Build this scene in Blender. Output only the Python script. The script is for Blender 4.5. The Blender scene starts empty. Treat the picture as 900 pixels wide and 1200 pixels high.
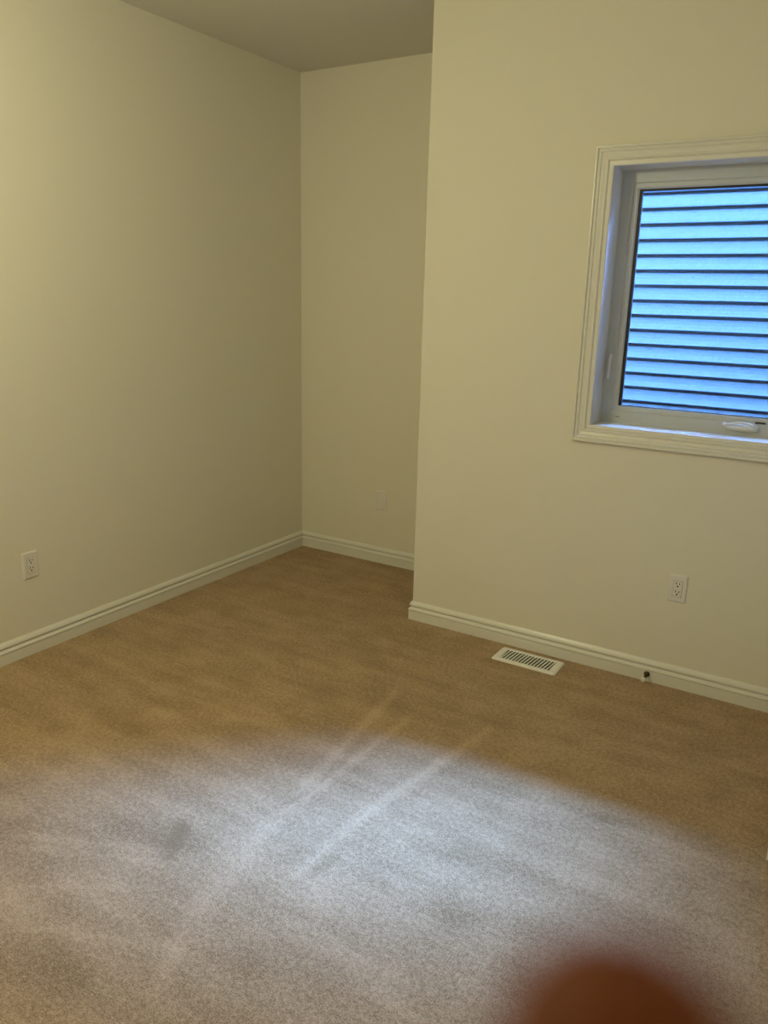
import bpy, bmesh, math, random
from mathutils import Vector, Matrix
random.seed(7)
SC = bpy.context.scene
COL = SC.collection

# ------------------------------------------------------------------ camera
CAM = Vector((1.76905, -3.18251, 1.53498))
RT = Vector((0.8493038, 0.52736333, 0.02389507))
UP = Vector((-0.15857717, 0.21168727, 0.96438674))
FW = Vector((-0.50352393, 0.82284653, -0.26341458))
cd = bpy.data.cameras.new('camera'); cam = bpy.data.objects.new('camera', cd); COL.objects.link(cam)
M = Matrix((RT, UP, -FW)).transposed().to_4x4(); M.translation = CAM
cam.matrix_world = M
cd.sensor_width = 36; cd.sensor_fit = 'AUTO'; cd.lens = 928.27 / 1200 * 36
cd.clip_start = 0.005
cd.dof.use_dof = True; cd.dof.focus_distance = 3.4; cd.dof.aperture_fstop = 5.7
SC.camera = cam

# ------------------------------------------------------------------ world, lamps, exposure
w = bpy.data.worlds.new('World'); SC.world = w; w.use_nodes = True
nt = w.node_tree; bg = nt.nodes['Background']
# overcast sky, brighter where the sun stands behind the cloud (beyond the neighbour's roof, to the right)
SKY, SKY_STRENGTH, GLOW, GLOW_DIR, GLOW_POW = (0.21, 0.43, 1.0), 34.0, 26.0, Vector((0.33, 0.61, 0.79)).normalized(), 30
tcw = nt.nodes.new('ShaderNodeTexCoord')
dp = nt.nodes.new('ShaderNodeVectorMath'); dp.operation = 'DOT_PRODUCT'; dp.inputs[1].default_value = GLOW_DIR
nt.links.new(tcw.outputs['Generated'], dp.inputs[0])
mxw = nt.nodes.new('ShaderNodeMath'); mxw.operation = 'MAXIMUM'; mxw.inputs[1].default_value = 0; nt.links.new(dp.outputs['Value'], mxw.inputs[0])
pw = nt.nodes.new('ShaderNodeMath'); pw.operation = 'POWER'; pw.inputs[1].default_value = GLOW_POW; nt.links.new(mxw.outputs[0], pw.inputs[0])
st = nt.nodes.new('ShaderNodeMath'); st.operation = 'MULTIPLY_ADD'; st.inputs[1].default_value = SKY_STRENGTH * GLOW; st.inputs[2].default_value = SKY_STRENGTH
nt.links.new(pw.outputs[0], st.inputs[0]); nt.links.new(st.outputs[0], bg.inputs[1])
bg.inputs[0].default_value = (*SKY, 1)

def bulb(name, loc, radius, power, color):
    l = bpy.data.lights.new(name, 'POINT'); l.shadow_soft_size = radius; l.energy = power; l.color = color
    o = bpy.data.objects.new(name, l); COL.objects.link(o); o.location = loc; return o
pl = bpy.data.lights.new('window_daylight_portal', 'AREA'); pl.shape = 'RECTANGLE'; pl.size = 0.86; pl.size_y = 0.90   # sampling portal for the sky, emits nothing itself
pl.cycles.is_portal = True
po = bpy.data.objects.new('window_daylight_portal', pl); COL.objects.link(po); po.location = (1.27, .172, 1.535)
po.rotation_euler = (-math.pi / 2, 0, 0)
bulb('room_lamp', (-0.16, -2.36, 2.24), 0.09, 37, (1.0, 0.93, 0.58))  # warm point lamp out of view, no fixture modelled

SC.view_settings.view_transform = 'Standard'; SC.view_settings.look = 'None'
SC.view_settings.gamma = 1; SC.view_settings.use_curve_mapping = False
SC.view_settings.exposure = 0.0

# ------------------------------------------------------------------ measures (metres)
W, D, H = 1.1683, 0.6331, 2.6955          # left wall at -W, alcove depth, ceiling
XR, YR = 1.96, -4.0                       # right wall, rear wall
IX0, IX1, IZ0, IZ1 = 0.8009, 1.74, 1.0484, 2.0253   # window opening
CW = 0.0700                               # casing width
YS = 2.76                                 # neighbour's siding

# ------------------------------------------------------------------ materials
def new_mat(name):
    m = bpy.data.materials.new(name); m.use_nodes = True
    nt = m.node_tree; return m, nt, nt.nodes['Principled BSDF']

def plain(name, col, rough=0.5, metal=0.0, bump=0.0, scale=200, var=0.0, spec=0.5):
    m, nt, b = new_mat(name)
    b.inputs['Base Color'].default_value = (*col, 1); b.inputs['Roughness'].default_value = rough
    b.inputs['Metallic'].default_value = metal; b.inputs['Specular IOR Level'].default_value = spec
    tc = nt.nodes.new('ShaderNodeTexCoord')
    if bump or var:
        n = nt.nodes.new('ShaderNodeTexNoise'); n.inputs['Scale'].default_value = scale
        n.inputs['Detail'].default_value = 3
        nt.links.new(tc.outputs['Object'], n.inputs['Vector'])
        if bump:
            bp = nt.nodes.new('ShaderNodeBump'); bp.inputs['Strength'].default_value = bump
            bp.inputs['Distance'].default_value = 0.002
            nt.links.new(n.outputs['Fac'], bp.inputs['Height']); nt.links.new(bp.outputs[0], b.inputs['Normal'])
        if var:
            mx = nt.nodes.new('ShaderNodeMix'); mx.data_type = 'RGBA'
            mx.inputs[6].default_value = (*[c * (1 - var) for c in col], 1)
            mx.inputs[7].default_value = (*[min(1, c * (1 + var)) for c in col], 1)
            nt.links.new(n.outputs['Fac'], mx.inputs[0]); nt.links.new(mx.outputs[2], b.inputs['Base Color'])
    return m

MAT_WALL = plain('cream_wall_paint', (0.83, 0.80, 0.69), 0.75, bump=0.08, scale=350, spec=0.25)
MAT_CEIL = plain('ceiling_paint', (0.74, 0.72, 0.66), 0.9, bump=0.25, scale=220, spec=0.1)
MAT_TRIM = plain('white_trim_paint', (0.82, 0.81, 0.75), 0.28, bump=0.02, scale=60)
MAT_SHADED_VINYL = plain('shaded_vinyl', (0.60, 0.63, 0.64), 0.35, bump=0.02, scale=80)  # vinyl greyed so its colour carries the lamp shade on the frame
MAT_JAMB = plain('white_jamb_paint', (0.85, 0.86, 0.85), 0.18, bump=0.02, scale=80)
MAT_GAP = plain('shadow_gap', (0.25, 0.24, 0.21), 0.7, bump=0.02)
MAT_PLATE = plain('white_plastic', (0.82, 0.80, 0.77), 0.35, bump=0.01)
MAT_DARK = plain('dark_slot', (0.02, 0.018, 0.015), 0.7, bump=0.05)
MAT_SPACER = plain('black_spacer', (0.012, 0.014, 0.02), 0.5, bump=0.05)
MAT_REG = plain('white_enamel', (0.92, 0.91, 0.87), 0.35, bump=0.03, scale=120)
MAT_BRONZE = plain('dark_bronze', (0.10, 0.07, 0.045), 0.4, metal=0.8, bump=0.03)
MAT_RUBBER = plain('white_rubber', (0.78, 0.76, 0.68), 0.7, bump=0.05)
MAT_NICKEL = plain('satin_nickel', (0.55, 0.53, 0.48), 0.35, metal=1.0, bump=0.02)
MAT_SIDING = plain('grey_vinyl_siding', (0.064, 0.098, 0.128), 0.55, bump=0.6, scale=60, var=0.35)
MAT_SOFFIT = plain('white_aluminium', (0.45, 0.45, 0.45), 0.5, bump=0.03)
MAT_ROOF = plain('asphalt_shingle', (0.10, 0.10, 0.10), 0.9, bump=0.5, scale=40, var=0.4)
MAT_GROUND = plain('gravel_strip', (0.06, 0.06, 0.055), 0.95, bump=0.8, scale=45, var=0.5)
MAT_BRICK = plain('outer_wall_render', (0.08, 0.06, 0.05), 0.9, bump=0.4, scale=50, var=0.2)

def glass_mat():
    m = bpy.data.materials.new('window_glass'); m.use_nodes = True; nt = m.node_tree
    nt.nodes.clear()
    o = nt.nodes.new('ShaderNodeOutputMaterial'); mx = nt.nodes.new('ShaderNodeMixShader')
    t = nt.nodes.new('ShaderNodeBsdfTransparent'); t.inputs[0].default_value = (0.93, 0.96, 0.95, 1)
    g = nt.nodes.new('ShaderNodeBsdfGlossy'); g.inputs['Roughness'].default_value = 0.01
    f = nt.nodes.new('ShaderNodeFresnel'); f.inputs[0].default_value = 1.30
    nt.links.new(f.outputs[0], mx.inputs[0]); nt.links.new(t.outputs[0], mx.inputs[1])
    nt.links.new(g.outputs[0], mx.inputs[2]); nt.links.new(mx.outputs[0], o.inputs[0])
    return m
MAT_GLASS = glass_mat()

def shaded_skin_mat():
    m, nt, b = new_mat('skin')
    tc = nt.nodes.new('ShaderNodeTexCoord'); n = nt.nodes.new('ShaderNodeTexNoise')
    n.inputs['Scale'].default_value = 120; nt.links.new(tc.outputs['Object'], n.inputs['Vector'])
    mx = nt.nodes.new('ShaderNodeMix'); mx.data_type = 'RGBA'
    mx.inputs[6].default_value = (0.135, 0.028, 0.0005, 1); mx.inputs[7].default_value = (0.165, 0.035, 0.0008, 1)  # skin colour darkened to stand in for shade on the finger
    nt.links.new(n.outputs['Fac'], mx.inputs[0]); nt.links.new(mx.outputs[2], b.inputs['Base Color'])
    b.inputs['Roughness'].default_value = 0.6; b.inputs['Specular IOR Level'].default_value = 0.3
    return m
MAT_SHADED_SKIN = shaded_skin_mat()

# carpet: tufts + vacuum strokes pressed into the pile
STROKES = [  # (x0,y0,x1,y1,half width,amount): positive = pile brushed towards pale, negative = towards dark
    (0.315, -0.679, 0.41, -1.452, 0.035, 0.45),
    (0.465, -0.836, 0.445, -1.476, 0.03, 0.4),
    (0.756, -0.727, 0.636, -1.459, 0.035, 0.5),
    (0.636, -1.459, 0.638, -1.745, 0.035, 0.35),
    (0.411, -1.462, 0.517, -2.044, 0.05, 0.25),
    (0.517, -2.044, 0.607, -2.222, 0.03, 0.3),
    (0.655, -1.738, 0.68, -1.611, 0.03, -0.35),
    (0.407, -1.522, 0.425, -1.458, 0.02, -0.4),
    (-0.197, -2.07, 0.372, -1.819, 0.03, 0.2),
    (-0.229, -2.021, 0.342, -1.788, 0.1, -0.28),
    (0.21, -1.738, 0.295, -1.875, 0.035, -0.6),
    (0.197, -1.761, 0.251, -1.758, 0.03, -0.4),
    (0.002, -2.2, 0.293, -2.023, 0.02, 0.18),
    (0.181, -2.248, 0.543, -2.097, 0.03, 0.28),
    (0.339, -2.144, 0.519, -2.059, 0.08, -0.25),
    (0.224, -2.345, 0.438, -2.249, 0.12, -0.32),
    (-0.357, -1.461, -0.086, -1.348, 0.08, -0.22),
    (-0.406, -1.934, -0.314, -1.845, 0.06, -0.2),
    (-0.56, -1.736, -0.295, -1.59, 0.1, 0.2),
    (1.011, -1.616, 1.105, -1.657, 0.06, -0.4),
    (0.846, -1.488, 1.025, -1.412, 0.09, -0.2),
    (-0.027, -1.409, 0.447, -1.571, 0.02, 0.15),
    (1.226, -1.042, 1.358, -1.002, 0.04, -0.35),
    (-0.129, -0.859, 0.129, -0.857, 0.03, -0.35),
    (-0.689, -0.612, -0.415, -0.505, 0.03, -0.2),
    (-0.267, -0.437, 0.06, -0.432, 0.02, -0.25),
    (0.962, -0.707, 1.133, -0.658, 0.06, 0.15),
    (-0.146, -2.103, 0.36, -1.873, 0.025, 0.15),
    (-0.401, -1.341, 0.105, -1.147, 0.05, 0.2),
]
def carpet_mat():
    m, nt, b = new_mat('beige_cut_pile_carpet')
    N, L = nt.nodes, nt.links
    tc = N.new('ShaderNodeTexCoord'); P = tc.outputs['Object']
    def noise(scale, detail=2, rough=0.5, vec=P):
        n = N.new('ShaderNodeTexNoise'); n.inputs['Scale'].default_value = scale
        n.inputs['Detail'].default_value = detail; n.inputs['Roughness'].default_value = rough
        L.new(vec, n.inputs['Vector']); return n.outputs['Fac']
    def math_(op, a, c=None, d=None, clamp=False):
        n = N.new('ShaderNodeMath'); n.operation = op; n.use_clamp = clamp
        for i, v in enumerate((a, c, d)):
            if v is None: continue
            if isinstance(v, (int, float)): n.inputs[i].default_value = v
            else: L.new(v, n.inputs[i])
        return n.outputs[0]
    sp = N.new('ShaderNodeSeparateXYZ'); L.new(P, sp.inputs[0]); X, Y = sp.outputs[0], sp.outputs[1]
    wob = math_('MULTIPLY_ADD', noise(5.0, 3), 0.10, -0.05)          # strokes are not ruler-straight
    tuft = noise(260, 2, 0.6); clump = noise(75, 3, 0.6); patch = noise(6.0, 4, 0.6)
    mp = N.new('ShaderNodeMapping'); mp.inputs['Rotation'].default_value = (0, 0, math.radians(-20)); mp.inputs['Scale'].default_value = (1.1, 7, 1)
    L.new(P, mp.inputs[0]); streak = noise(1.6, 3, 0.6, mp.outputs[0])
    tot = math_('MULTIPLY_ADD', tuft, 2.8, -1.4)
    tot = math_('ADD', tot, math_('MULTIPLY_ADD', clump, 1.5, -0.75))
    tot = math_('ADD', tot, math_('MULTIPLY_ADD', patch, 0.75, -0.375))
    tot = math_('ADD', tot, math_('MULTIPLY_ADD', streak, 0.8, -0.4))
    for x0, y0, x1, y1, hw, amt in STROKES:
        dx, dy = x1 - x0, y1 - y0; ln = math.hypot(dx, dy); dx /= ln; dy /= ln
        al = math_('ADD', math_('MULTIPLY_ADD', X, dx, -(x0 * dx + y0 * dy)), math_('MULTIPLY', Y, dy))
        ac = math_('ADD', math_('MULTIPLY_ADD', X, -dy, x0 * dy - y0 * dx), math_('MULTIPLY', Y, dx))
        ac = math_('ADD', ac, math_('MULTIPLY', wob, min(0.5, hw * 6)))
        across = math_('SUBTRACT', 1.0, math_('DIVIDE', math_('ABSOLUTE', ac), hw), clamp=True)
        end = math_('MULTIPLY', math_('MULTIPLY_ADD', al, 12, 0.5, clamp=True), math_('MULTIPLY_ADD', al, -12, ln * 12 + 0.5, clamp=True))
        tot = math_('ADD', tot, math_('MULTIPLY', math_('MULTIPLY', across, end), amt * 0.75))
    fac = math_('ADD', tot, 0.5, clamp=True)
    mx = N.new('ShaderNodeMix'); mx.data_type = 'RGBA'
    mx.inputs[6].default_value = (0.25, 0.16, 0.075, 1); mx.inputs[7].default_value = (0.60, 0.42, 0.25, 1)
    L.new(fac, mx.inputs[0]); L.new(mx.outputs[2], b.inputs['Base Color'])
    h = math_('ADD', math_('MULTIPLY', tuft, 0.7), math_('MULTIPLY', clump, 0.6))
    bp = N.new('ShaderNodeBump'); bp.inputs['Strength'].default_value = 0.8; bp.inputs['Distance'].default_value = 0.006
    L.new(h, bp.inputs['Height']); L.new(bp.outputs[0], b.inputs['Normal'])
    b.inputs['Roughness'].default_value = 1.0; b.inputs['Specular IOR Level'].default_value = 0.05
    b.inputs['Sheen Weight'].default_value = 0.15; b.inputs['Sheen Roughness'].default_value = 0.6
    return m

# ------------------------------------------------------------------ mesh helpers
class MB:
    def __init__(self): self.bm = bmesh.new()
    def box(self, x0, x1, y0, y1, z0, z1, bevel=0.0, seg=2):
        vs = [self.bm.verts.new(p) for p in ((x0,y0,z0),(x1,y0,z0),(x1,y1,z0),(x0,y1,z0),(x0,y0,z1),(x1,y0,z1),(x1,y1,z1),(x0,y1,z1))]
        fs = [self.bm.faces.new([vs[i] for i in f]) for f in ((3,2,1,0),(4,5,6,7),(0,1,5,4),(1,2,6,5),(2,3,7,6),(3,0,4,7))]
        if bevel:
            es = list({e for f in fs for e in f.edges})
            bmesh.ops.bevel(self.bm, geom=es, offset=bevel, segments=seg, affect='EDGES', profile=0.5)
        return self
    def sweep(self, prof, path, closed=False, up=Vector((0,0,1)), caps=True):
        """prof: (offset sideways, height) loop; path: list of (point, side vector, up vector) stations."""
        rings = []
        for p, s, u in path:
            rings.append([self.bm.verts.new(Vector(p) + Vector(s) * a + Vector(u) * b) for a, b in prof])
        n = len(prof); R = list(zip(rings, rings[1:])) + ([(rings[-1], rings[0])] if closed else [])
        for a, b in R:
            for i in range(n):
                self.bm.faces.new((a[i], a[(i+1) % n], b[(i+1) % n], b[i]))
        if caps and not closed:
            self.bm.faces.new(rings[0]); self.bm.faces.new(rings[-1][::-1])
        return self
    def lathe(self, prof, origin, axis, seg=24):
        """prof: (radius, along) points; closed on the axis at both ends."""
        ax = Vector(axis).normalized(); a = ax.orthogonal().normalized(); b = ax.cross(a); o = Vector(origin)
        rings = [[self.bm.verts.new(o + ax * t + (a * math.cos(2*math.pi*k/seg) + b * math.sin(2*math.pi*k/seg)) * r) for k in range(seg)] for r, t in prof]
        for p, q in zip(rings, rings[1:]):
            for k in range(seg): self.bm.faces.new((p[k], p[(k+1) % seg], q[(k+1) % seg], q[k]))
        self.bm.faces.new(rings[0][::-1]); self.bm.faces.new(rings[-1])
        return self
    def tube(self, pts, radii, seg=12):
        pts = [Vector(p) for p in pts]; rings = []
        if not hasattr(radii, '__len__'): radii = [radii] * len(pts)
        ref = Vector((0.13, 0.97, 0.21))
        for i, p in enumerate(pts):
            t = (pts[min(i+1, len(pts)-1)] - pts[max(i-1, 0)]).normalized()
            a = t.cross(ref).normalized(); b = t.cross(a)
            rings.append([self.bm.verts.new(p + (a*math.cos(2*math.pi*k/seg) + b*math.sin(2*math.pi*k/seg)) * radii[i]) for k in range(seg)])
        for p, q in zip(rings, rings[1:]):
            for k in range(seg): self.bm.faces.new((p[k], p[(k+1) % seg], q[(k+1) % seg], q[k]))
        self.bm.faces.new(rings[0][::-1]); self.bm.faces.new(rings[-1])
        return self
    def xform(self, mat): bmesh.ops.transform(self.bm, matrix=mat, verts=self.bm.verts); return self
    def build(self, name, mat, parent=None, smooth=False, loc=None):
        bmesh.ops.recalc_face_normals(self.bm, faces=self.bm.faces)
        me = bpy.data.meshes.new(name); self.bm.to_mesh(me); self.bm.free()
        if smooth:
            for p in me.polygons: p.use_smooth = True
            me.set_sharp_from_angle(angle=math.radians(35))
        me.materials.append(mat)
        o = bpy.data.objects.new(name, me); COL.objects.link(o)
        if parent: o.parent = parent
        if loc: o.location = loc
        return o

def empty(name, loc=(0,0,0)):
    o = bpy.data.objects.new(name, None); COL.objects.link(o); o.location = loc; o.empty_display_size = 0.05
    return o
def tag(o, label, cat, group=None, kind=None):
    o['label'] = label; o['category'] = cat
    if group: o['group'] = group
    if kind: o['kind'] = kind
    return o
def struct(o, label, cat): return tag(o, label, cat, kind='structure')

# ------------------------------------------------------------------ room shell
MAT_CARPET = carpet_mat()
struct(MB().box(-W - .12, XR + .12, YR - .12, D + .12, -0.08, 0).build('floor', MAT_CARPET), 'beige cut pile carpet with vacuum marks covering the whole floor', 'carpet')
struct(MB().box(-W - .12, XR + .12, YR - .12, .2, H, H + .12).box(-W - .12, .14, .2, D + .12, H, H + .12).build('ceiling', MAT_CEIL), 'plain off white ceiling above the alcove', 'ceiling')
struct(MB().box(-W - .12, -W, YR - .12, D + .12, 0, H).build('wall_left', MAT_WALL), 'long cream wall on the left with one outlet low down', 'wall')
struct(MB().box(-W, 0.14, D, D + .12, 0, H).build('wall_back', MAT_WALL), 'narrow cream wall at the back of the alcove', 'wall')
struct(MB().box(0, 0.14, .2, D, 0, H).build('wall_return', MAT_WALL), 'short cream return wall turning into the alcove', 'wall')
struct(MB().box(XR, XR + .12, YR - .12, .2, 0, H).build('wall_right', MAT_WALL), 'cream wall behind the open door', 'wall')
struct(MB().box(-W, XR, YR - .12, YR, 0, H).build('wall_rear', MAT_WALL), 'cream wall facing the window', 'wall')
# window wall: one mesh with a real opening
def window_wall():
    bm = bmesh.new(); ht = .012
    x0, x1, z0, z1 = IX0 - ht, IX1 + ht, IZ0 - ht, IZ1 + ht
    def quad(*p): bm.faces.new([bm.verts.new(q) for q in p])
    O = [(0,0), (XR,0), (XR,H), (0,H)]; I = [(x0,z0), (x1,z0), (x1,z1), (x0,z1)]
    for y in (0, .2):
        for i in range(4):
            j = (i + 1) % 4
            quad((O[i][0],y,O[i][1]), (O[j][0],y,O[j][1]), (I[j][0],y,I[j][1]), (I[i][0],y,I[i][1]))
    for i in range(4):
        j = (i + 1) % 4
        quad((O[i][0],0,O[i][1]), (O[j][0],0,O[j][1]), (O[j][0],.2,O[j][1]), (O[i][0],.2,O[i][1]))
        quad((I[i][0],0,I[i][1]), (I[j][0],0,I[j][1]), (I[j][0],.2,I[j][1]), (I[i][0],.2,I[i][1]))
    bmesh.ops.remove_doubles(bm, verts=bm.verts, dist=1e-5)
    m = MB(); m.bm.free(); m.bm = bm
    o = m.build('wall_front', MAT_WALL); o.data.materials.append(MAT_BRICK)
    for p in o.data.polygons:
        if p.center.y > .19: p.material_index = 1          # outer skin of the house
    return o
struct(window_wall(), 'wide cream wall holding the window, projecting beside the alcove', 'wall')

# baseboards
BB = [(0,0), (.0145,0), (.0145,.0462), (.0105,.0476), (.0105,.0494), (.0160,.0504), (.0160,.0530), (.0135,.0585), (.0085,.0640), (.0040,.0652),
      (.0040,.0688), (.0118,.0728), (.0120,.0760), (.0095,.0840), (.0055,.0905), (.0030,.0942), (0,.0942)]
Z = Vector((0,0,1))
def baseboard(name, stations, label):
    path = [(Vector((x, y, 0)), Vector((sx, sy, 0)), Z) for x, y, sx, sy in stations]
    o = MB().sweep(BB, path).build(name, MAT_TRIM, smooth=False); struct(o, label, 'baseboard'); return o
baseboard('baseboard_left', [(-W, YR, 1, 0), (-W, D, 1, -1)], 'white moulded baseboard along the left wall')
baseboard('baseboard_back', [(-W, D, 1, -1), (0, D, -1, -1)], 'white moulded baseboard at the back of the alcove')
baseboard('baseboard_front', [(0, D, -1, -1), (0, 0, -1, -1), (XR, 0, -1, -1)], 'white moulded baseboard under the window, turning into the alcove')

# ------------------------------------------------------------------ window
win = empty('window_1', ((IX0 + IX1) / 2, 0, IZ0)); struct(win, 'white casement window with moulded casing looking onto grey siding', 'window')
win_inv = Matrix.Translation(-win.location)
def wpart(mb, name, mat, parent=win, smooth=False):
    mb.xform(win_inv); return mb.build(name, mat, parent, smooth)
def ring(prof, x0, x1, z0, z1, y=0.0):
    """profile (u outwards from the rectangle, t towards the room) swept round a rectangle with mitred corners."""
    m = MB()
    st = [((x0,y,z0), (-1,0,-1)), ((x1,y,z0), (1,0,-1)), ((x1,y,z1), (1,0,1)), ((x0,y,z1), (-1,0,1))]
    m.sweep(prof, [(p, s, (0,-1,0)) for p, s in st], closed=True); return m
CAS = [(0,0), (0,.0080), (.002,.0105), (.0130,.0115), (.0150,.0080), (.0175,.0080), (.0190,.0130), (.0225,.0165), (.0262,.0160), (.0290,.0110),
       (.0420,.0145), (.0440,.0120), (.0465,.0120), (.0485,.0170), (.0520,.0185), (.0560,.0175), (.0580,.0145), (.0600,.0145), (.0615,.0205), (.0640,.0225), (.0680,.0225), (.0700,.0190), (.0700,0)]
wpart(ring(CAS, IX0, IX1, IZ0, IZ1), 'casing', MAT_TRIM)
jam = wpart(ring([(0,.0), (.0115,.0), (.0115,-.17), (0,-.17)], IX0, IX1, IZ0, IZ1), 'jamb', MAT_JAMB)
FX, FZT, FZB = .043, .048, .050            # visible widths of the fixed frame
FR = [(0,-.1195), (0,-.165), (-FX,-.165), (-FX,-.1225), (-FX+.003,-.1195)]
def ring4(x0, x1, z0, z1, fx, ft, fb, ya, yb, ch=.003):
    """rectangular frame with different widths at the sides, top and bottom; ya = face towards the room."""
    m = MB(); bm = m.bm
    def loop(dx, dt, db, y): return [bm.verts.new(q) for q in ((x0+dx,y,z0+db), (x1-dx,y,z0+db), (x1-dx,y,z1-dt), (x0+dx,y,z1-dt))]
    Ls = [loop(0,0,0,yb), loop(0,0,0,ya), loop(fx-ch,ft-ch,fb-ch,ya), loop(fx,ft,fb,ya+ch), loop(fx,ft,fb,yb)]
    for a, b in zip(Ls, Ls[1:] + Ls[:1]):
        for i in range(4): bm.faces.new((a[i], a[(i+1)%4], b[(i+1)%4], b[i]))
    return m
wpart(ring4(IX0, IX1, IZ0, IZ1, FX, FZT, FZB, .1195, .165), 'window_frame', MAT_SHADED_VINYL)
sx0, sx1, sz0, sz1 = IX0 + FX, IX1 - FX, IZ0 + FZB, IZ1 - FZT
sash = wpart(ring4(sx0, sx1, sz0, sz1, .023, .021, .020, .126, .160, .006), 'sash', MAT_SHADED_VINYL)
gx0, gx1, gz0, gz1 = sx0 + .023, sx1 - .023, sz0 + .020, sz1 - .021
wpart(ring4(gx0, gx1, gz0, gz1, .012, .008, .003, .137, .150, .0005), 'glazing_spacer', MAT_SPACER, sash)
wpart(MB().box(gx0 + .001, gx1 - .001, .1405, .1445, gz0 + .001, gz1 - .001), 'pane', MAT_GLASS, sash)
# lock lever on the left of the frame
lx, lz = .8255, 1.285
m = MB(); m.box(lx - .0095, lx + .0095, .1135, .1200, lz - .066, lz + .062, .004, 3)
lock = wpart(m, 'lock_plate', MAT_SHADED_VINYL, win, True)
m = MB()
prof = [(lz + .040, .112, .0045), (lz + .034, .104, .0060), (lz + .010, .099, .0062), (lz - .020, .095, .0060), (lz - .048, .090, .0055), (lz - .056, .089, .0035)]
m.tube([(lx - .001, y, z) for z, y, r in prof], [r for z, y, r in prof], 12)
wpart(m, 'lock_lever', MAT_JAMB, lock, True)
# crank operator
cx, cz = 1.350, 1.078
m = MB()
st = [((cx - .056, .1195, cz), .010, .006), ((cx - .044, .1195, cz), .014, .020), ((cx - .010, .1195, cz), .0165, .026), ((cx + .030, .1195, cz), .0165, .026), ((cx + .054, .1195, cz), .013, .018), ((cx + .062, .1195, cz), .009, .005)]
pr = [(math.cos(a), math.sin(a)) for a in [math.pi * k / 10 for k in range(11)]]
m.sweep([(c, s) for c, s in pr], [(p, (0, 0, hz), (0, -dp, 0)) for p, hz, dp in st])
crank = wpart(m, 'crank_base', MAT_JAMB, win, True)
m = MB()
pts = [(cx + .050, .094, cz + .004), (cx + .046, .088, cz + .013), (cx + .030, .086, cz + .020), (cx + .005, .086, cz + .022), (cx - .020, .086, cz + .019), (cx - .040, .087, cz + .014), (cx - .054, .088, cz + .013)]
m.tube(pts, [.0045, .0052, .0050, .0045, .0042, .0040, .0036], 12)
hd = wpart(m, 'crank_handle', MAT_JAMB, crank, True)
m = MB().lathe([(.003, 0), (.0065, .001), (.0078, .006), (.0075, .012), (.0055, .016), (.002, .017)], (cx - .056, .0935, cz + .013), (0, -1, 0), 20)
wpart(m, 'crank_knob', MAT_JAMB, crank, True)
m = MB().box(cx + .046, cx + .083, .1180, .1215, cz + .020, cz + .0265, .001, 1)
o = wpart(m, 'operator_slot', MAT_DARK, win); o['label'] = 'dark slot beside the crank'
m = MB().box(.8645, .8815, .1188, .1215, 1.0722, 1.0745, .0006, 1)
wpart(m, 'drain_slot', MAT_DARK, win)

# ------------------------------------------------------------------ wall plates
def plate_mb(hw=.035, hh=.057, t=.006):
    m = MB(); bm = m.bm
    def loop(w_, h_, y): return [bm.verts.new(q) for q in ((-w_,-y,-h_), (w_,-y,-h_), (w_,-y,h_), (-w_,-y,h_))]
    L_ = [loop(hw, hh, 0), loop(hw, hh, .0034), loop(hw - .0036, hh - .0044, .0060), loop(hw - .0060, hh - .0068, t)]
    for a, b in zip(L_, L_[1:]):
        for i in range(4): bm.faces.new((a[i], a[(i+1)%4], b[(i+1)%4], b[i]))
    bm.faces.new(L_[0][::-1]); bm.faces.new(L_[-1])
    return m
def screws(root, zs):
    for z in zs:
        s = MB().lathe([(.0036, .0055), (.0036, .0066), (.0026, .0072)], (0, 0, z), (0, -1, 0), 16).build('screw', MAT_PLATE, root, True)
def outlet(loc, rz, label):
    root = empty('wall_outlet', loc); root.rotation_euler.z = rz
    plate_mb().build('cover_plate', MAT_PLATE, root)
    rec = MB().box(-.0168, .0168, -.0082, -.004, -.0335, .0335, .0012, 2).build('receptacle', MAT_PLATE, root)
    ins = MB().box(-.0180, .0180, -.00625, -.0040, -.0347, .0347).build('receptacle_gap', MAT_GAP, root)
    for zc in (.0175, -.0165):
        for x0, hh in ((-.0078, .0048), (.0052, .0040)):
            MB().box(x0, x0 + .0030, -.0086, -.0070, zc + .001, zc + .001 + 2 * hh).build('slot', MAT_DARK, rec)
        MB().lathe([(.0034, .0070), (.0034, .0086)], (0, 0, zc - .0065), (0, -1, 0), 14).build('ground_hole', MAT_DARK, rec)
    screws(root, (.0475, -.0475))
    tag(root, label, 'outlet', 'white duplex outlets low on the walls'); return root
outlet((1.2165, 0, .4261), 0, 'white duplex outlet on the wall under the window')
outlet((-W, -1.2535, .3960), math.radians(90), 'white duplex outlet on the long left wall above its baseboard')
bp = empty('blank_wall_plate', (-.5852, D, .3811)); plate_mb().build('cover_plate', MAT_PLATE, bp); screws(bp, (.0415, -.0415))
tag(bp, 'small blank white plate low on the alcove back wall', 'wall plate')

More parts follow.
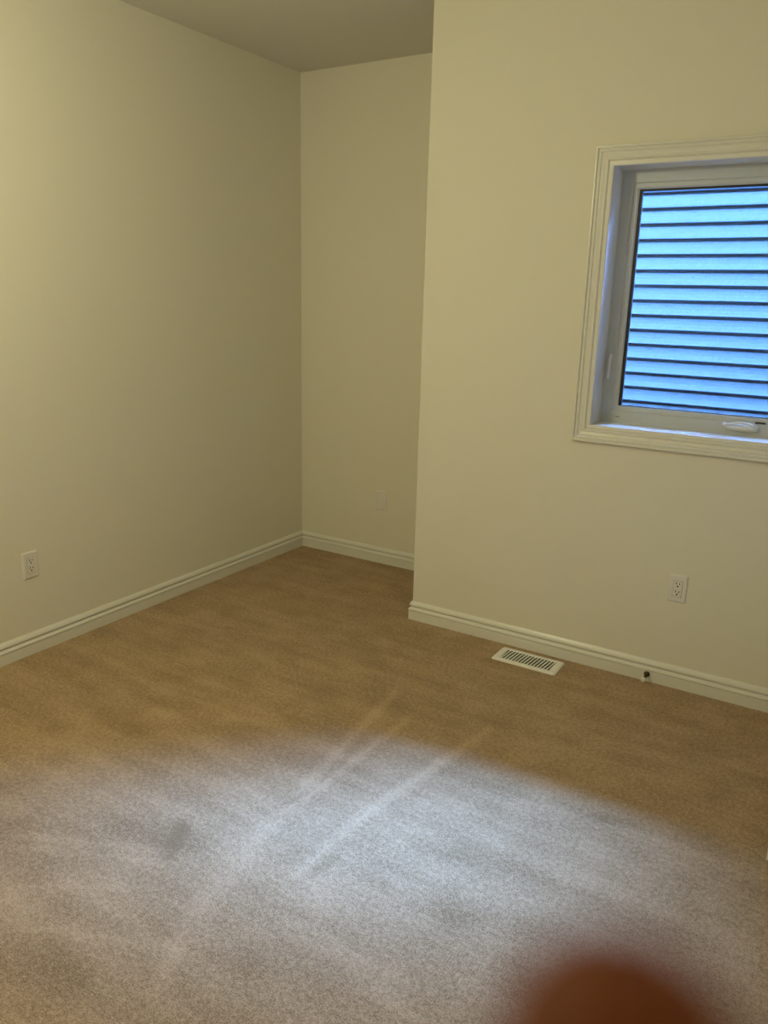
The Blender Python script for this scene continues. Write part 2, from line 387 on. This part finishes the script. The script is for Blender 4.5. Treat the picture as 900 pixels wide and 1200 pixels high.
# ------------------------------------------------------------------ floor register
def register(loc):
    root = empty('floor_register', loc)
    hw, hd, t = .146, .070, .0075
    # face plate: bevelled rim, and a grid of slanted slots cut through
    sx, sy, n = .104, .043, 14
    m = MB(); bm = m.bm
    def rr(w_, d_, r, z, k=5):
        out = []
        for cx_, cy_, a0 in ((w_-r, d_-r, 0), (-w_+r, d_-r, 90), (-w_+r, -d_+r, 180), (w_-r, -d_+r, 270)):
            for i in range(k):
                a = math.radians(a0 + 90 * i / (k - 1)); out.append(bm.verts.new((cx_ + r*math.cos(a), cy_ + r*math.sin(a), z)))
        return out
    Ls = [rr(hw, hd, .012, 0), rr(hw, hd, .012, .0025), rr(hw - .005, hd - .005, .009, t - .001), rr(hw - .010, hd - .010, .007, t), rr(sx + .010, sy + .006, .004, t), rr(sx + .008, sy + .004, .003, t - .003)]
    for a, b in zip(Ls, Ls[1:]):
        for i in range(len(a)): bm.faces.new((a[i], a[(i+1) % len(a)], b[(i+1) % len(b)], b[i]))
    m.build('face_plate', MAT_REG, root, True)
    MB().box(-sx - .009, sx + .009, -sy - .005, sy + .005, .0004, .0014).build('duct_opening', MAT_DARK, root)
    m = MB()                                                        # fixed slanted bars between the slots
    for k in range(n + 1):
        x = -sx + 2 * sx * k / n
        pts = [(x - .004, -sy - .004), (x - .0012, -sy * .4), (x + .0012, sy * .4), (x + .004, sy + .004)]
        wd = .0030
        ring_ = []
        for px, py in pts:
            ring_.append([bm2 for bm2 in (m.bm.verts.new((px - wd, py, .0022)), m.bm.verts.new((px + wd, py, .0022)), m.bm.verts.new((px + wd, py, t - .0012)), m.bm.verts.new((px - wd, py, t - .0012)))])
        for a, b in zip(ring_, ring_[1:]):
            for i in range(4): m.bm.faces.new((a[i], a[(i+1)%4], b[(i+1)%4], b[i]))
        m.bm.faces.new(ring_[0]); m.bm.faces.new(ring_[-1][::-1])
    m.build('grille_bars', MAT_REG, root)
    tag(root, 'white metal floor register with slanted slots lying in the carpet', 'floor vent'); return root
register((.6562, -.1210, 0.0))

# ------------------------------------------------------------------ door stop on the baseboard
ds = empty('door_stop', (1.141, -.0145, .033))
MB().lathe([(.0125, 0), (.0125, .002), (.010, .0045), (.0062, .007), (.005, .010)], (0,0,0), (0,-1,0), 24).build('base_flange', MAT_BRONZE, ds, True)
m = MB(); nst = 160
m.tube([(math.cos(2*math.pi*9*k/nst) * .0042, -.008 - .046 * k / nst, math.sin(2*math.pi*9*k/nst) * .0042) for k in range(nst + 1)], .0016, 8)
m.build('spring_shaft', MAT_BRONZE, ds, True)
o = MB().lathe([(.0060, .052), (.0085, .054), (.0088, .064), (.0080, .069), (.0050, .071)], (0,0,0), (0,-1,0), 24).build('rubber_tip', MAT_RUBBER, ds, True)
o['label'] = 'white rubber tip'
tag(ds, 'small dark door stop with white rubber tip sticking out of the baseboard', 'door stop')

# ------------------------------------------------------------------ open door (its free edge just enters the frame at the right)
HG = Vector((1.945, -.19)); FE = Vector((1.7135, -.972))
dv = FE - HG; dl = dv.length; ang = math.atan2(dv.y, dv.x)
door = empty('door_1', (HG.x, HG.y, 0)); door.rotation_euler.z = ang
m = MB()
T = .035
m.box(0, dl, 0, T, .018, 2.03, .0015, 1)
m.build('door_leaf', MAT_TRIM, door)
for z0, z1 in ((.20, .92), (1.06, 1.90)):
    for s, y in ((0, -.0001), (1, T)):
        for x0, x1 in ((.11, dl / 2 - .05), (dl / 2 + .05, dl - .11)):
            m = MB()
            yy = (y - .006, y + .001) if s == 0 else (y - .001, y + .006)
            m.box(x0, x1, yy[0], yy[1], z0, z1, .005, 2); m.build('raised_panel', MAT_TRIM, door)
for z in (.22, 1.02, 1.82):
    MB().lathe([(.0065, 0), (.0065, .09)], (-.004, -.006, z), (0,0,1), 14).build('hinge', MAT_NICKEL, door, True)
for s, y in ((-1, 0), (1, T)):
    m = MB().lathe([(.032, 0), (.032, .004), (.028, .008), (.012, .012), (.011, .035), (.018, .040), (.027, .050), (.027, .060), (.018, .068), (.006, .070)], (dl - .065, y, .95), (0, s, 0), 24)
    m.build('door_knob', MAT_NICKEL, door, True)
struct(door, 'white open door whose bottom corner just shows at the right edge', 'door')

# ------------------------------------------------------------------ outdoors
struct(MB().box(-9, 11, D + .2, 12, -.62, -.5).build('ground', MAT_GROUND), 'gravel strip between the two houses', 'ground')
struct(MB().box(-9, 11, -5, .75, 3.04, 3.19).build('roof', MAT_SOFFIT), 'soffit of the eave above the window', 'roof')
m = MB().box(XR + .12, 11, 0, .2, -.5, 3.04).box(-9, -W - .12, D - .08, D + .12, -.5, 3.04)
m.box(-W - .12, XR + .12, 0, .2, -.5, -.081).box(-W - .12, .14, .2, D + .12, -.5, -.081).box(.14, XR + .12, 0, .2, H + .121, 3.04).box(-W - .12, .14, D - .08, D + .12, H + .121, 3.04)
struct(m.build('wall_outer', MAT_BRICK), 'dark outer wall of the house beside the window', 'wall')
nb = empty('neighbour_house', (1, YS, -.5))
EXP = 0.1017
m = MB(); bm = m.bm
rows = []
z_top = 3.19; phase = 1.8572                      # a course's lower edge stands at this height (metres)
zb = phase - EXP * 24
pts = []
k = 0
while zb < z_top:
    pts += [(.085, zb), (-.034, zb), (-.0355, zb + .003), (-.0270, zb + .016), (-.0185, zb + .038), (-.0135, zb + .062), (-.0120, zb + EXP - .0225), (.085, zb + EXP - .0240)]
    zb += EXP
prev = None
for dy, z in pts:
    cur = [bm.verts.new((x - 1, dy, z + .5)) for x in (-6, 9)]
    if prev: bm.faces.new((prev[0], prev[1], cur[1], cur[0]))
    prev = cur
m.build('siding', MAT_SIDING, nb)
MB().box(-7, 8, .088, .25, 0.0, 3.85).build('wall_core', MAT_BRICK, nb)
MB().box(-7.3, 8.3, -.42, .3, 3.70, 3.73).build('soffit', MAT_SOFFIT, nb)
MB().box(-7.3, 8.3, -.46, -.42, 3.68, 3.86).build('fascia', MAT_SOFFIT, nb)
m = MB(); bm = m.bm
q = [(-7.3,-.5,3.83), (8.3,-.5,3.83), (8.3,3.5,5.5), (-7.3,3.5,5.5)]
a = [bm.verts.new(p) for p in q]; b = [bm.verts.new((x, y, z + .05)) for x, y, z in q]
bm.faces.new(a); bm.faces.new(b)
for i in range(4): bm.faces.new((a[i], a[(i+1)%4], b[(i+1)%4], b[i]))
m.build('shingle_roof', MAT_ROOF, nb)
tag(nb, "neighbouring house with grey horizontal lap siding seen through the window", 'house')

# ------------------------------------------------------------------ the photographer's hand
def c2w(r, u, f): return CAM + RT * r + UP * u + FW * f
def skin_chain(chains):
    """joined skinned chains (points with radii, camera-space metres) -> one continuous mesh."""
    bmj = bmesh.new()
    for ch in chains:
        me = bpy.data.meshes.new('chain'); vs = [c2w(*p[:3]) for p in ch]
        me.from_pydata(vs, [(i, i + 1) for i in range(len(vs) - 1)], [])
        o = bpy.data.objects.new('chain', me); COL.objects.link(o)
        sk = o.modifiers.new('s', 'SKIN')
        for v, p in zip(me.skin_vertices[0].data, ch):
            v.radius = (p[3], p[4] if len(p) > 4 else p[3])
        me.skin_vertices[0].data[0].use_root = True
        ss = o.modifiers.new('u', 'SUBSURF'); ss.levels = 2; ss.render_levels = 2
        dg = bpy.context.evaluated_depsgraph_get(); ev = o.evaluated_get(dg)
        tmp = bpy.data.meshes.new_from_object(ev); bmj.from_mesh(tmp)
        bpy.data.meshes.remove(tmp); bpy.data.objects.remove(o)
    me = bpy.data.meshes.new('hand'); bmj.to_mesh(me); bmj.free()
    o = bpy.data.objects.new('hand', me); COL.objects.link(o)
    rm = o.modifiers.new('r', 'REMESH'); rm.mode = 'VOXEL'; rm.voxel_size = 0.0014; rm.use_smooth_shade = True
    sm = o.modifiers.new('m', 'SMOOTH'); sm.factor = 0.5; sm.iterations = 6
    dg = bpy.context.evaluated_depsgraph_get(); me2 = bpy.data.meshes.new_from_object(o.evaluated_get(dg))
    me2.name = 'hand'; o.modifiers.clear(); o.data = me2
    for p in me2.polygons: p.use_smooth = True
    me2.materials.append(MAT_SHADED_SKIN)
    return o
TR, TU, TF = 277 / 928.27 * .042, -626 / 928.27 * .042, .042
chains = [
    # palm and forearm
    [(.044, -.100, .010, .018), (.060, -.114, -.004, .030, .019), (.081, -.133, -.023, .031, .019), (.106, -.156, -.049, .022), (.136, -.182, -.084, .026), (.201, -.233, -.164, .038), (.256, -.278, -.234, .042)],
    # index finger, reaching up in front of the lens
    [(.052, -.106, .004, .012), (.038, -.086, .023, .0108), (.026, -.066, .040, .0096), (.0170, -.050, .043, .0092), (TR + .0010, TU - .011, TF, .0090), (TR, TU, TF, .0081), (TR - .0002, TU + .0032, TF, .0062), (TR - .0003, TU + .0052, TF, .0034)],
    # middle, ring and little fingers, curled below it
    [(.062, -.120, .002, .012), (.044, -.112, .029, .0108), (.022, -.096, .048, .0092), (.001, -.082, .049, .0082), (-.013, -.073, .040, .0070), (-.017, -.071, .036, .0040)],
    [(.070, -.132, -.004, .012), (.051, -.130, .023, .0102), (.030, -.120, .042, .0088), (.009, -.108, .044, .0078), (-.005, -.100, .036, .0066), (-.009, -.098, .032, .0038)],
    [(.080, -.142, -.012, .011), (.065, -.146, .013, .0090), (.048, -.140, .030, .0076), (.031, -.131, .033, .0068), (.019, -.125, .027, .0058), (.016, -.123, .024, .0034)],
    # thumb, on the near side
    [(.073, -.124, -.016, .014), (.053, -.112, -.034, .0122), (.034, -.098, -.046, .0110), (.016, -.086, -.046, .0096), (.006, -.080, -.043, .0078), (.002, -.078, -.041, .0042)],
]
hand = skin_chain(chains)
tag(hand, 'blurred fingertip, skin colour darkened as if in shade, of a hand poking in at the bottom right', 'hand')
